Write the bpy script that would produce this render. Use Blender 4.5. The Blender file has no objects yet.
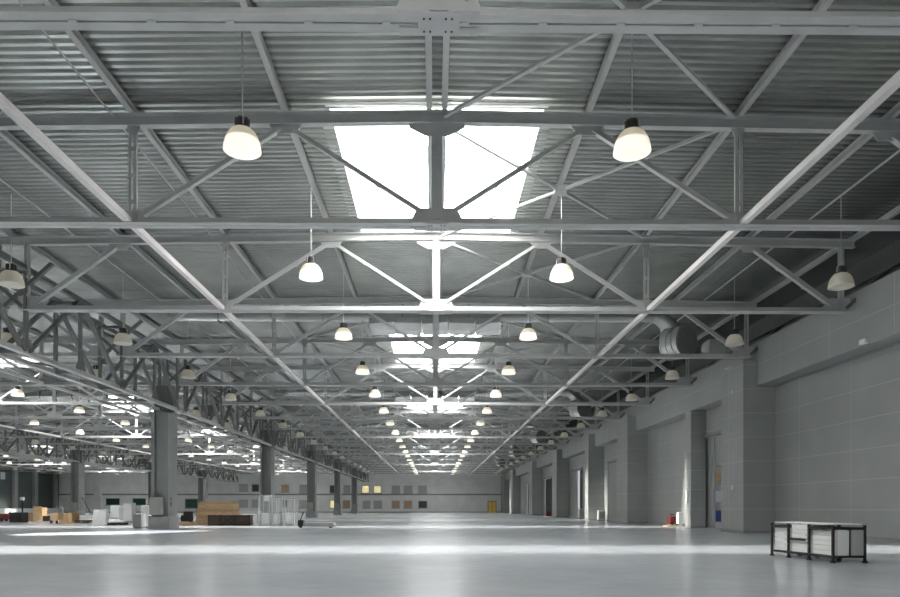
import bpy, math, random
from mathutils import Vector, Matrix
random.seed(7)
PI = math.pi
scene = bpy.context.scene
col = scene.collection

# ---------------------------------------------------------------- camera numbers
F = 690.0; CAMX = -0.05; CAMH = 0.98; YAW = math.radians(0.5); HOR = 507.0; SHX = 0.0106

def floor_pt(px, py, z=0.0):
    """ground position seen at a photograph pixel (used to survey where things stand)"""
    d = (CAMH - z) * F / (py - HOR)
    xr = (px - 450 + SHX * 900) / F * d
    return (CAMX + xr * math.cos(YAW) + d * math.sin(YAW), d * math.cos(YAW) - xr * math.sin(YAW))

def x_at(px, d):
    return CAMX + (px - 434.4) / F * d

def z_at(py, d):
    return CAMH + (HOR - py) / F * d

# ---------------------------------------------------------------- materials
def mat(name, colr, rough=0.55, metal=0.0, emit=None, estr=0.0, noise=0.0, nscale=3.0, spec=0.5, bump=0.0):
    m = bpy.data.materials.new(name); m.use_nodes = True
    nt = m.node_tree; b = nt.nodes['Principled BSDF']
    b.inputs['Base Color'].default_value = (*colr, 1)
    b.inputs['Roughness'].default_value = rough
    b.inputs['Metallic'].default_value = metal
    b.inputs['Specular IOR Level'].default_value = spec
    if emit:
        b.inputs['Emission Color'].default_value = (*emit, 1)
        b.inputs['Emission Strength'].default_value = estr
    if noise > 0:
        g = nt.nodes.new('ShaderNodeNewGeometry')
        n = nt.nodes.new('ShaderNodeTexNoise'); n.inputs['Scale'].default_value = nscale; n.inputs['Detail'].default_value = 4
        mp = nt.nodes.new('ShaderNodeMapRange')
        mp.inputs['From Min'].default_value = 0.3; mp.inputs['From Max'].default_value = 0.7
        mp.inputs['To Min'].default_value = 1 - noise; mp.inputs['To Max'].default_value = 1 + noise
        mx = nt.nodes.new('ShaderNodeVectorMath'); mx.operation = 'SCALE'
        mx.inputs[0].default_value = colr
        nt.links.new(g.outputs['Position'], n.inputs['Vector'])
        nt.links.new(n.outputs['Fac'], mp.inputs['Value'])
        nt.links.new(mp.outputs['Result'], mx.inputs['Scale'])
        nt.links.new(mx.outputs['Vector'], b.inputs['Base Color'])
    return m

def panel_mat(name, colr, line, axis, step_h, step_v, wl=0.03, rough=0.5):
    """sandwich wall panels: joint lines in the world's own metres along axis (0 x or 1 y) and z"""
    m = mat(name, colr, rough, noise=0)
    nt = m.node_tree; b = nt.nodes['Principled BSDF']
    g = nt.nodes.new('ShaderNodeNewGeometry'); s = nt.nodes.new('ShaderNodeSeparateXYZ')
    nt.links.new(g.outputs['Position'], s.inputs[0])
    def lines(sock, step):
        a = nt.nodes.new('ShaderNodeMath'); a.operation = 'PINGPONG'; a.inputs[1].default_value = step / 2
        nt.links.new(sock, a.inputs[0])
        c = nt.nodes.new('ShaderNodeMath'); c.operation = 'LESS_THAN'; c.inputs[1].default_value = wl / 2
        nt.links.new(a.outputs[0], c.inputs[0]); return c.outputs[0]
    l1 = lines(s.outputs[2], step_h); l2 = lines(s.outputs[axis], step_v)
    mx = nt.nodes.new('ShaderNodeMath'); mx.operation = 'MAXIMUM'
    nt.links.new(l1, mx.inputs[0]); nt.links.new(l2, mx.inputs[1])
    n = nt.nodes.new('ShaderNodeTexNoise'); n.inputs['Scale'].default_value = 0.7; n.inputs['Detail'].default_value = 5
    nt.links.new(g.outputs['Position'], n.inputs['Vector'])
    mr = nt.nodes.new('ShaderNodeMapRange'); mr.inputs['From Min'].default_value = .3; mr.inputs['From Max'].default_value = .7
    mr.inputs['To Min'].default_value = .93; mr.inputs['To Max'].default_value = 1.07
    nt.links.new(n.outputs['Fac'], mr.inputs['Value'])
    sc_ = nt.nodes.new('ShaderNodeVectorMath'); sc_.operation = 'SCALE'; sc_.inputs[0].default_value = colr
    nt.links.new(mr.outputs['Result'], sc_.inputs['Scale'])
    mix = nt.nodes.new('ShaderNodeMix'); mix.data_type = 'RGBA'
    nt.links.new(mx.outputs[0], mix.inputs['Factor'])
    nt.links.new(sc_.outputs['Vector'], mix.inputs['A']); mix.inputs['B'].default_value = (*line, 1)
    nt.links.new(mix.outputs['Result'], b.inputs['Base Color'])
    return m

def floor_mat():
    m = mat('epoxy_floor', (0.42, 0.455, 0.49), 0.3, spec=0.14)
    nt = m.node_tree; b = nt.nodes['Principled BSDF']
    g = nt.nodes.new('ShaderNodeNewGeometry')
    n = nt.nodes.new('ShaderNodeTexNoise'); n.inputs['Scale'].default_value = 0.35; n.inputs['Detail'].default_value = 7; n.inputs['Roughness'].default_value = 0.65
    nt.links.new(g.outputs['Position'], n.inputs['Vector'])
    r = nt.nodes.new('ShaderNodeValToRGB')
    r.color_ramp.elements[0].position = .3; r.color_ramp.elements[0].color = (0.42, 0.458, 0.51, 1)
    r.color_ramp.elements[1].position = .72; r.color_ramp.elements[1].color = (0.56, 0.58, 0.60, 1)
    nt.links.new(n.outputs['Fac'], r.inputs['Fac'])
    n2 = nt.nodes.new('ShaderNodeTexNoise'); n2.inputs['Scale'].default_value = 9; n2.inputs['Detail'].default_value = 6
    mpn = nt.nodes.new('ShaderNodeMapping'); mpn.inputs['Scale'].default_value = (0.25, 1.6, 1)
    nt.links.new(g.outputs['Position'], mpn.inputs['Vector']); nt.links.new(mpn.outputs[0], n2.inputs['Vector'])
    mr = nt.nodes.new('ShaderNodeMapRange'); mr.inputs['From Min'].default_value = .3; mr.inputs['From Max'].default_value = .7
    mr.inputs['To Min'].default_value = .16; mr.inputs['To Max'].default_value = .21
    nt.links.new(n2.outputs['Fac'], mr.inputs['Value']); nt.links.new(mr.outputs['Result'], b.inputs['Roughness'])
    mr2 = nt.nodes.new('ShaderNodeMapRange'); mr2.inputs['From Min'].default_value = .3; mr2.inputs['From Max'].default_value = .7
    mr2.inputs['To Min'].default_value = .985; mr2.inputs['To Max'].default_value = 1.015
    nt.links.new(n2.outputs['Fac'], mr2.inputs['Value'])
    sc_ = nt.nodes.new('ShaderNodeVectorMath'); sc_.operation = 'SCALE'
    nt.links.new(r.outputs['Color'], sc_.inputs[0]); nt.links.new(mr2.outputs['Result'], sc_.inputs['Scale'])
    nt.links.new(sc_.outputs['Vector'], b.inputs['Base Color'])
    return m

def shade_mat(name, colr, emit, estr):
    m = bpy.data.materials.new(name); m.use_nodes = True
    nt = m.node_tree; nt.nodes.clear()
    out = nt.nodes.new('ShaderNodeOutputMaterial')
    d = nt.nodes.new('ShaderNodeBsdfDiffuse'); d.inputs[0].default_value = (*colr, 1)
    t = nt.nodes.new('ShaderNodeBsdfTranslucent'); t.inputs[0].default_value = (*colr, 1)
    g = nt.nodes.new('ShaderNodeBsdfGlossy'); g.inputs['Roughness'].default_value = .2
    e = nt.nodes.new('ShaderNodeEmission'); e.inputs[0].default_value = (*emit, 1); e.inputs[1].default_value = estr
    m1 = nt.nodes.new('ShaderNodeMixShader'); m1.inputs[0].default_value = .35
    nt.links.new(d.outputs[0], m1.inputs[1]); nt.links.new(t.outputs[0], m1.inputs[2])
    m2 = nt.nodes.new('ShaderNodeMixShader'); m2.inputs[0].default_value = .06
    nt.links.new(m1.outputs[0], m2.inputs[1]); nt.links.new(g.outputs[0], m2.inputs[2])
    a = nt.nodes.new('ShaderNodeAddShader')
    nt.links.new(m2.outputs[0], a.inputs[0]); nt.links.new(e.outputs[0], a.inputs[1])
    nt.links.new(a.outputs[0], out.inputs[0])
    return m

SKY_L = 12.5; HAZE = 0
M = dict(
    steel=mat('painted_grey_steel', (0.50, 0.51, 0.505), 0.45, noise=.06),
    steel_pale=mat('pale_steel', (0.74, 0.71, 0.70), 0.45, noise=.05),  # paler tone than the truss steel, for the tie beams
    purlin=mat('purlin_grey_paint', (0.46, 0.465, 0.455), 0.5, noise=.06),
    girder=mat('girder_dark_grey_paint', (0.165, 0.17, 0.165), 0.5, noise=.1),
    column=mat('column_grey_paint', (0.25, 0.26, 0.255), 0.5, noise=.06, nscale=1.2),
    slot=mat('dark_slot', (0.04, 0.04, 0.04), 0.8),
    deck=mat('galvanised_deck', (0.54, 0.56, 0.54), 0.27, metal=.92, noise=.10, nscale=.9),
    galv=mat('galvanised_duct', (0.68, 0.69, 0.68), 0.25, metal=.6, noise=.1, nscale=2),
    floor=floor_mat(),
    wall=panel_mat('grey_wall_panel_side', (0.34, 0.355, 0.345), (0.45, 0.465, 0.455), 1, 0.9, 3.0, .025),
    wallx=panel_mat('grey_wall_panel_cross', (0.34, 0.355, 0.345), (0.45, 0.465, 0.455), 0, 0.9, 30.0, .025),
    endwall=panel_mat('haze_paled_end_wall', (0.82, 0.83, 0.82), (0.74, 0.75, 0.745), 0, 1.2, 6.0, .03),  # panel grey lightened to stand in for far haze and light
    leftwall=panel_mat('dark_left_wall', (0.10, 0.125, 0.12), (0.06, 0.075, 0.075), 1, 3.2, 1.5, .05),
    leaf=mat('door_leaf_grey', (0.33, 0.345, 0.33), .5, noise=.04),
    dark=mat('dark_metal_and_shade', (0.018, 0.018, 0.02), .45),  # real dark metal, and the black sheets in shaded door openings
    black=mat('black_plastic', (0.012, 0.012, 0.012), .5),
    white=mat('white_board', (0.86, 0.86, 0.84), .5, noise=.04),
    white2=mat('white_laminate', (0.74, 0.76, 0.76), .45, noise=.03),
    grey=mat('grey_sheet', (0.42, 0.43, 0.43), .5, noise=.05),
    beige=mat('cabinet_grey_beige', (0.36, 0.36, 0.34), .5, noise=.05),
    concrete=mat('concrete_plinth', (0.36, 0.365, 0.36), .7, noise=.12, nscale=4),
    card=mat('cardboard_tan', (0.52, 0.35, 0.19), .75, noise=.1, nscale=5),
    wood=mat('pale_timber', (0.58, 0.40, 0.23), .7, noise=.14, nscale=6),
    brown=mat('brown_crate_board', (0.10, 0.065, 0.045), .6, noise=.15, nscale=6),
    red=mat('red_machine_paint', (0.17, 0.02, 0.018), .45),
    yellow=mat('yellow_door_paint', (1.0, 0.68, 0.16), .5),
    blue=mat('blue_plastic', (0.05, 0.09, 0.3), .5),
    pane=mat('window_pane_grey', (0.5, 0.53, 0.51), .15),
    pane_dark=mat('window_pane_dark', (0.05, 0.06, 0.06), .15),
    pane_green=mat('window_pane_green', (0.02, 0.07, 0.055), .2),
    pane_warm=mat('window_pane_lit', (0.8, 0.7, 0.4), .3, emit=(1, .86, .45), estr=.55),
    pane_orange=mat('window_pane_orange', (0.50, 0.34, 0.22), .3),
    frame=mat('window_frame_grey', (0.26, 0.265, 0.26), .5),
    wframe=mat('window_frame_pale', (0.42, 0.43, 0.42), .5),
    sky_pane=mat('skylight_pane_daylit', (0.9, 0.9, 0.9), .4, emit=(1, .985, .955), estr=SKY_L),
    curb=mat('skylight_curb', (0.72, 0.73, 0.72), .5),
    shade=shade_mat('lamp_acrylic_upper', (0.85, 0.80, 0.68), (1, .9, .7), .03),
    skirt=shade_mat('lamp_acrylic_lower', (0.95, 0.94, 0.90), (1, .95, .84), .5),
    skirt_dim=shade_mat('lamp_acrylic_dim', (0.80, 0.78, 0.70), (1, .95, .84), .02),  # same acrylic in a darker tone with almost no glow, outer rows
    housing=mat('lamp_housing_black', (0.03, 0.027, 0.025), .4),
    rod=mat('lamp_rod', (0.55, 0.55, 0.54), .4, metal=.3),
    ground=mat('yard_ground', (0.5, 0.5, 0.48), .9),
)
def film_mat():
    m = bpy.data.materials.new('stretch_film'); m.use_nodes = True
    nt = m.node_tree; nt.nodes.clear()
    out = nt.nodes.new('ShaderNodeOutputMaterial')
    t = nt.nodes.new('ShaderNodeBsdfTransparent'); g = nt.nodes.new('ShaderNodeBsdfPrincipled')
    g.inputs['Base Color'].default_value = (.8, .82, .82, 1); g.inputs['Roughness'].default_value = .25
    mx = nt.nodes.new('ShaderNodeMixShader'); mx.inputs[0].default_value = .16
    nt.links.new(t.outputs[0], mx.inputs[1]); nt.links.new(g.outputs[0], mx.inputs[2]); nt.links.new(mx.outputs[0], out.inputs[0])
    return m
M['film'] = film_mat()

# ---------------------------------------------------------------- mesh helper
class MB:
    def __init__(s): s.v = []; s.f = []
    def add(s, vs, fs):
        o = len(s.v); s.v += [tuple(v) for v in vs]; s.f += [tuple(i + o for i in f) for f in fs]; return s
    def box(s, x0, x1, y0, y1, z0, z1):
        return s.add([(x0,y0,z0),(x1,y0,z0),(x1,y1,z0),(x0,y1,z0),(x0,y0,z1),(x1,y0,z1),(x1,y1,z1),(x0,y1,z1)],
                     [(0,3,2,1),(4,5,6,7),(0,1,5,4),(1,2,6,5),(2,3,7,6),(3,0,4,7)])
    def bevbox(s, x0, x1, y0, y1, z0, z1, b=.015):
        """box with chamfered vertical and top edges"""
        def ring(i, z): 
            return [(x0+i+b,y0+i,z),(x1-i-b,y0+i,z),(x1-i,y0+i+b,z),(x1-i,y1-i-b,z),(x1-i-b,y1-i,z),(x0+i+b,y1-i,z),(x0+i,y1-i-b,z),(x0+i,y0+i+b,z)]
        r = ring(0, z0) + ring(0, z1-b) + ring(b, z1)
        f = [tuple(reversed(range(8)))]
        for k in (0, 8):
            for i in range(8):
                j = (i+1) % 8; f.append((k+i, k+j, k+8+j, k+8+i))
        f.append(tuple(range(16, 24)))
        return s.add(r, f)
    def prism(s, prof, p0, p1, up=(0,0,1)):
        """closed 2D profile (side, up) swept from p0 to p1"""
        p0 = Vector(p0); p1 = Vector(p1); d = (p1-p0).normalized(); up = Vector(up)
        side = d.cross(up)
        if side.length < 1e-4: side = Vector((1,0,0))
        side.normalize(); u = side.cross(d).normalized(); n = len(prof)
        vs = [p + side*a + u*b for p in (p0, p1) for a, b in prof]
        fs = [tuple(reversed(range(n))), tuple(range(n, 2*n))] + [(i,(i+1)%n,n+(i+1)%n,n+i) for i in range(n)]
        return s.add(vs, fs)
    def bar(s, p0, p1, w, h, up=(0,0,1)):
        return s.prism([(-w/2,-h/2),(w/2,-h/2),(w/2,h/2),(-w/2,h/2)], p0, p1, up)
    def tube(s, p0, p1, r, n=10, r1=None):
        p0 = Vector(p0); p1 = Vector(p1); d = (p1-p0).normalized()
        a = d.orthogonal().normalized(); b = d.cross(a); r1 = r if r1 is None else r1
        vs = [p0 + (a*math.cos(t)+b*math.sin(t))*r for t in [2*PI*i/n for i in range(n)]] + \
             [p1 + (a*math.cos(t)+b*math.sin(t))*r1 for t in [2*PI*i/n for i in range(n)]]
        fs = [tuple(reversed(range(n))), tuple(range(n,2*n))] + [(i,(i+1)%n,n+(i+1)%n,n+i) for i in range(n)]
        return s.add(vs, fs)
    def lathe(s, pts, n=24, c=(0,0,0), close=False):
        vs = []; fs = []
        for r, z in pts:
            for i in range(n):
                t = 2*PI*i/n; vs.append((c[0]+r*math.cos(t), c[1]+r*math.sin(t), c[2]+z))
        for k in range(len(pts)-1):
            for i in range(n):
                j = (i+1) % n; fs.append((k*n+i, k*n+j, (k+1)*n+j, (k+1)*n+i))
        if close: fs.append(tuple(range(n))); fs.append(tuple((len(pts)-1)*n+i for i in range(n)))
        return s.add(vs, fs)
    def poly_y(s, pts, y0, y1):
        n = len(pts)
        vs = [(x,y0,z) for x,z in pts] + [(x,y1,z) for x,z in pts]
        fs = [tuple(range(n)), tuple(reversed(range(n,2*n)))] + [(i,n+i,n+(i+1)%n,(i+1)%n) for i in range(n)]
        return s.add(vs, fs)
    def xform(s, mtx):
        s.v = [tuple(mtx @ Vector(v)) for v in s.v]; return s
    def build(s, name, material, parent=None, smooth=False, loc=None):
        me = bpy.data.meshes.new(name); me.from_pydata(s.v, [], s.f); me.update()
        me.materials.append(material)
        if smooth:
            for p in me.polygons: p.use_smooth = True
        o = bpy.data.objects.new(name, me); col.objects.link(o)
        if parent: o.parent = parent
        if loc: o.location = loc
        return o

def fixn(o):
    import bmesh
    bm = bmesh.new(); bm.from_mesh(o.data); bmesh.ops.recalc_face_normals(bm, faces=bm.faces); bm.to_mesh(o.data); bm.free(); return o

def tag(o, label=None, cat=None, group=None, kind=None):
    if label: o['label'] = label
    if cat: o['category'] = cat
    if group: o['group'] = group
    if kind: o['kind'] = kind
    return o
def struct(o, label=None, cat=None): 
    return tag(o, label, cat, None, 'structure')
def empty(name, loc=(0,0,0), rz=0):
    o = bpy.data.objects.new(name, None); col.objects.link(o); o.location = loc; o.rotation_euler = (0,0,rz)
    o.empty_display_size = .2
    return o
def copy_tree(o, parent=None):
    c = o.copy(); col.objects.link(c); c.parent = parent
    for ch in list(o.children): copy_tree(ch, c)
    return c
ORD = ['first','second','third','fourth','fifth','sixth','seventh','eighth','ninth','tenth','eleventh','twelfth','thirteenth',
       'fourteenth','fifteenth','sixteenth','seventeenth','eighteenth','nineteenth','twentieth']

# ---------------------------------------------------------------- dimensions
T1 = 7.7; BAY = 6.0; NT = 19
TY = [T1 + BAY*i for i in range(NT)]; TY[0] = 7.95
END = 121.7; BACK = -9.0
ZB = 6.55                     # underside of the bottom chords
SL = 0.015
ZT = 8.80                     # top of the top chords at the ridge
ZD = 8.97                     # underside of the deck at the ridge
AISLES = [('main', 0.0, 12.0), ('middle', -24.0, 12.0), ('far left', -51.0, 15.0)]
def seen_from(x): return max(TY[0], 1.59*abs(x) if x < 0 else 1.48*abs(x))

# ---------------------------------------------------------------- setting
struct(MB().box(-66.6, 13.2, BACK-.3, END+.4, -.2, 0).build('floor', M['floor']))

# corrugated deck
PITCH = .20
def deck_strip(mb, xa, xb, cx, y0, y1):
    n = int(round((y1-y0)/PITCH))
    za = -SL*abs(xa-cx); zb = -SL*abs(xb-cx)
    prof = [(0,0),(.075,0),(.105,.082),(.17,.082),(.20,0)]
    pts = []
    for i in range(n):
        for k in range(4): pts.append((y0+i*PITCH+prof[k][0], prof[k][1]))
    pts.append((y0+n*PITCH, 0))
    base = len(mb.v)
    for y, z in pts:
        mb.v.append((xa, y, ZD+za+z)); mb.v.append((xb, y, ZD+zb+z))
    for i in range(len(pts)-1):
        a = base+2*i; mb.f.append((a, a+2, a+3, a+1))
SKYW = 2.15
def sky_spans(): 
    out = []
    y = 13.8 - 18
    while y < END-6: out.append((y, y+6.4)); y += 18
    return out
SPANS = sky_spans()
for name, cx, hw in AISLES:
    mb = MB()
    deck_strip(mb, cx-hw, cx-SKYW, cx, BACK, END+.3)
    deck_strip(mb, cx+SKYW, cx+hw+(1.6 if cx == 0 else 0), cx, BACK, END+.3)
    y = BACK
    for a, b in SPANS:
        deck_strip(mb, cx-SKYW, cx, cx, y, a); deck_strip(mb, cx, cx+SKYW, cx, y, a); y = b
    deck_strip(mb, cx-SKYW, cx, cx, y, END+.3); deck_strip(mb, cx, cx+SKYW, cx, y, END+.3)
    struct(mb.build('ceiling', M['deck']))
# roof insulation above the deck closes the hall
mb = MB()
for name, cx, hw in AISLES:
    for xa, xb in ((cx-hw, cx-SKYW-.1), (cx+SKYW+.1, cx+hw+(1.5 if cx == 0 else 0))):
        mb.box(xa, xb, BACK-.3, END+.5, ZD+.09, ZD+.35)
    y = BACK-.3
    for a, b in SPANS:
        if a-.1 > y: mb.box(cx-SKYW-.1, cx+SKYW+.1, y, a-.1, ZD+.09, ZD+.35)
        y = b+.1
    mb.box(cx-SKYW-.1, cx+SKYW+.1, y, END+.5, ZD+.09, ZD+.35)
struct(mb.build('ceiling', M['grey']))

# skylights
def make_skylight():
    L = 6.4
    r = empty('skylight')
    w = SKYW; z0 = ZD; z1 = ZD+.55
    c = MB()
    c.box(-w-.08, -w, -.08, L+.08, z0, z1); c.box(w, w+.08, -.08, L+.08, z0, z1)
    c.box(-w, w, -.08, 0, z0, z1); c.box(-w, w, L, L+.08, z0, z1)
    c.build('curb', M['curb'], r)
    fl_ = MB().box(w, w+.24, 0, L, ZD-.008, ZD-.002).box(-w-.24, -w, 0, L, ZD-.008, ZD-.002).box(-w-.24, w+.24, L, L+.2, ZD-.008, ZD-.002)
    fl_.build('flashing', M['steel'], r)
    MB().box(-.06, .06, 0, L, z1-.12, z1-.02).build('glazing_bar', M['curb'], r)
    for s in (-1, 1):
        xa, xb = (-w, -.06) if s < 0 else (.06, w)
        MB().box(xa, xb, 0, L, z1-.05, z1-.02).build('pane', M['sky_pane'], r)
    return r
sk0 = None
for name, cx, hw in AISLES:
    k = 0
    for a, b in SPANS:
        if a < 5 and cx != 0: pass
        o = sk0 if sk0 is None else copy_tree(sk0)
        if o is None: sk0 = o = make_skylight()
        o.location = (cx, a, 0)
        if a < 5: lab = 'white daylit roof skylight on the ridge of the %s aisle, behind the camera position' % name
        else:
            lab = 'white daylit roof skylight on the ridge of the %s aisle, %s from the camera' % (name, ORD[k]); k += 1
        tag(o, lab, 'skylight', 'ridge skylights')

# right wall: recessed panels, clad bulkhead, piers, door openings
XR = 12.7
OPEN = [(28.4, 33.0, 4.25), (44.4, 50.4, 4.2), (59.2, 66.6, 4.25), (74.5, 83.5, 4.2), (93.0, 97.5, 4.2)]
mb = MB(); y = BACK-.3
for a, b, h in OPEN:
    mb.box(XR, XR+.2, y, a, 0, 7.15); mb.box(XR, XR+.2, a, b, h, 7.15); y = b
mb.box(XR, XR+.2, y, END+.3, 0, 7.15)
struct(mb.build('wall_right', M['wall']))
struct(MB().box(12.02, XR, BACK, END, 5.52, 7.15).build('wall_right', M['wall']))
struct(MB().box(13.5, 13.7, BACK-.3, END+.3, 7.0, 9.1).box(12.9, 13.7, BACK-.3, END+.3, 7.0, 7.15).build('wall_right', M['girder']))  # upper wall set dark to stand in for the shaded gap under the roof
PIERS = [(25.7,27.7,11.5,6.45),(41.2,43.6,11.5,6.45),(51.7,52.9,11.5,6.45),(65.1,67.5,11.5,6.45),(81.5,84.4,11.5,6.45),(102,106,11.5,6.45),(32.3,33.1,12.0,5.52),(117,121.7,11.7,6.45)]
for a, b, x, h in PIERS:
    p = MB().box(x, XR, a, b, 0, h)
    o = struct(p.build('wall_right', M['wall']))
    o.data.materials.append(M['wallx'])
    for pl in o.data.polygons:
        if abs(pl.normal.y) > .9: pl.material_index = 1
# skirting along right wall
mb = MB(); y = BACK
for a, b in [(28.4,33.0),(44.4,50.4),(59.2,66.6),(74.5,83.5),(93.0,97.5)]:
    if y < a: mb.box(XR-.02, XR, y, a, 0, .12)
    y = b
mb.box(XR-.02, XR, y, END, 0, .12)
for a, b, x, h in PIERS: mb.box(x-.015, XR, a-.015, b+.015, 0, .1)
struct(mb.build('baseboard_right', M['frame']))

def sliding_door(n, leaves_and_shade, y0, y1, h, label):
    r = empty('door_%d' % n, (XR+.1, (y0+y1)/2, 0))
    cy = (y0+y1)/2
    for (a, b, m, off) in leaves_and_shade:
        o = MB().box(off-.03, off+.03, a-cy, b-cy, 0.02, h-.05).build('door_leaf', M[m], r)  # 'dark' entries are no leaves: black sheets standing in for shade
        rb = MB()
        yy = a-cy+.35
        while yy < b-cy-.1: rb.box(off-.04, off-.03, yy-.015, yy+.015, .05, h-.1); yy += .45
        if rb.v: rb.build('door_rib', M['frame'] if m == 'leaf' else M['dark'], o)
    MB().box(-.22, -.1, y0-cy, y1-cy, h, h+.12).build('door_rail', M['frame'], r)
    MB().box(-.14, -.1, y0-cy-.1, y0-cy, 0, h).box(-.14, -.1, y1-cy, y1-cy+.1, 0, h).build('door_frame', M['frame'], r)
    return struct(r, label, 'door')
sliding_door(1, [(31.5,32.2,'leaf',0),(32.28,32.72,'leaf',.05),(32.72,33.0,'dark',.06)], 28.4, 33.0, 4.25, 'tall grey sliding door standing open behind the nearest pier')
sliding_door(2, [(44.4,50.4,'leaf',-.08)], 44.4, 50.4, 4.2, 'tall closed grey door just past the second pier')
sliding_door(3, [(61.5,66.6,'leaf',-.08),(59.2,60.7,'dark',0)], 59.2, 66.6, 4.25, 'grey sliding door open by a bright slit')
sliding_door(4, [(79.7,83.5,'leaf',-.08),(74.5,79.7,'dark',.02)], 74.5, 83.5, 4.2, 'grey door leaf beside a dark opening')  # the opening's shade is a black sheet
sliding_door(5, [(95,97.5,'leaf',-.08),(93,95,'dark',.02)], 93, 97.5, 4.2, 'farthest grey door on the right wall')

# end wall
struct(MB().box(-66.6, 13.7, END, END+.3, 0, 9.1).build('wall_back', M['endwall']))
struct(MB().box(-66.6, 13.7, BACK-.3, BACK, 0, 9.1).build('wall_front', M['wallx']))
zt = z_at(494.5, END)
struct(MB().box(-66, XR, END-.08, END, zt-.12, zt+.12).build('trim_1', M['frame']))
for px, w in ((100, 1.2), (205, 1.2), (58.5, .6), (506, .8)):
    x = x_at(px, END)
    struct(MB().box(x-w/2, x+w/2, END-.5, END, 0, 7.0).build('trim_2', M['endwall']))
struct(MB().box(-66, XR, END-.03, END, 0, .15).build('baseboard_back', M['frame']))
# windows of the end wall: (x0, x1, y0, y1 in the survey photo), pane
WIN = [(362,369,485.5,493,'pane_warm'),(374,381,486,493,'pane_warm'),(392,399.5,486,493,'pane'),(404,412,486,493,'pane'),(418.5,426.5,486,493,'pane'),
       (363,370,501,508,'pane'),(374,381.5,501,508,'pane'),(392,399.5,501,508,'pane_orange'),(404,412,501,508,'pane_orange'),(418.5,427,501,508,'pane_dark'),
       (330,335,485.5,493,'pane_dark'),(344,350,485.5,493,'pane'),(330.5,335.5,500.5,508,'pane_warm'),(343,350,500.5,508,'pane_orange'),
       (282,289,485,492,'pane_orange'),(300,307.5,485,493,'pane'),(283,289,500,507,'pane_dark'),(300,307.5,500.5,508,'pane'),
       (240,248,484.5,491.5,'pane'),(252.5,259.5,484.5,491.5,'pane_dark'),(240,248,500,507,'pane'),(252.5,259.5,500,507,'pane'),
       (107.5,121,498.5,505,'pane_green'),(134,147,498.5,505,'pane_green'),(186,198.5,499,508,'pane_green')]
for i, (a, b, c, d, m) in enumerate(WIN):
    x0, x1, z1, z0 = x_at(a, END), x_at(b, END), z_at(c, END), z_at(d, END)
    z0 = max(z0, .75)
    r = empty('window_%d' % (i+1), ((x0+x1)/2, END, z0))
    w = (x1-x0)/2; h = z1-z0
    f = MB().box(-w-.05,-w+.04,-.08,0,-.06,h+.06).box(w-.04,w+.05,-.08,0,-.06,h+.06).box(-w-.05,w+.05,-.08,0,h-.04,h+.06).box(-w-.14,w+.14,-.16,0,-.12,.02)
    f.build('window_frame', M['wframe'], r)
    MB().box(-w,w,-.04,-.01,0,h).build('window_pane', M[m], r)
    struct(r)
# yellow double door
dx0, dx1 = x_at(488.3, END), x_at(495.7, END); hz = z_at(501.5, END)
r = empty('door_6', ((dx0+dx1)/2, END, 0)); w = (dx1-dx0)/2
MB().box(-w,-.06,-.1,-.02,0.02,hz).build('door_leaf', M['yellow'], r)
MB().box(.06,w,-.1,-.02,0.02,hz).build('door_leaf', M['yellow'], r)
MB().box(-w-.12,-w,-.12,0,0,hz+.12).box(w,w+.12,-.12,0,0,hz+.12).box(-w-.12,w+.12,-.12,0,hz,hz+.12).box(-.06,.06,-.12,0,0,hz).build('door_frame', M['frame'], r)
struct(r, 'yellow double door in the far end wall', 'door')

# left wall
XL = -66.0
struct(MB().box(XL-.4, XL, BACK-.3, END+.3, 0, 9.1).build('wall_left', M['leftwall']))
for yy in (96.7, 102.7, 108.7, 114.2, 120.2):
    struct(MB().box(XL, XL+.45, yy-.45, yy+.45, 0, 7.2).build('trim_3', M['wallx']))
struct(MB().box(XL, XL+1.2, 90, END-.6, 0, .75).build('trim_4', M['white2']))
for yy in (105.9,):
    tag(MB().box(XL+.01, XL+.07, yy-.5, yy+.6, 5.2, 6.3).build('notice_board', M['white2']), 'small blank white board high on the dark left wall', 'board')

struct(MB().box(26, 26.4, 15, 90, -.02, 9).build('wall_added_backdrop', M['wall']))  # added backdrop: greys the open doorway and dims the daylight coming in
# yard beyond the right wall
struct(MB().box(13.2, 60, -20, 150, -.3, -.02).build('ground', M['ground']))

# ---------------------------------------------------------------- roof trusses
LP = lambda w, t: [(-w/2,0),(-t,0)]  # unused marker
def tee_down(w, h, t):   # flange on top, stem hanging
    return [(-w/2,0),(-w/2,-t),(-t,-t),(-t,-h),(t,-h),(t,-t),(w/2,-t),(w/2,0)]
def double_angle_up(mb, p0, p1, w, h, t, gap):
    """two angles back to back, flanges down, open slit between them"""
    for s in (-1, 1):
        prof = [(s*gap/2,0),(s*w/2,0),(s*w/2,t),(s*(gap/2+t),t),(s*(gap/2+t),h),(s*gap/2,h)]
        if s < 0: prof = prof[::-1]
        mb.prism(prof, p0, p1)
def ztop(x): return ZT - SL*abs(x)
def diag(mb, p0, p1, w=.13):
    p0 = Vector(p0); p1 = Vector(p1); d = (p1-p0).normalized()
    # two angles: a cross-shaped section seen from the hall
    mb.bar(p0+Vector((0,-.03,0)), p1+Vector((0,-.03,0)), .012, w, (0,0,1))
    mb.bar(p0+Vector((0,.03,0)), p1+Vector((0,.03,0)), .012, w, (0,0,1))
    up = Vector((0,0,1)) - d*d.z; up.normalize()
    if abs(d.z) > .99: up = Vector((1,0,0))
    off = up*(w/2)
    mb.bar(p0-off, p1-off, w*1.1, .012, up)
    L = (p1-p0).length; n = max(2, int(L/.9))
    for i in range(1, n):
        c = p0 + d*(L*i/n); mb.bar(c-d*.04-off*1.2, c+d*.04-off*1.2, w*1.25, .02, up)
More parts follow.
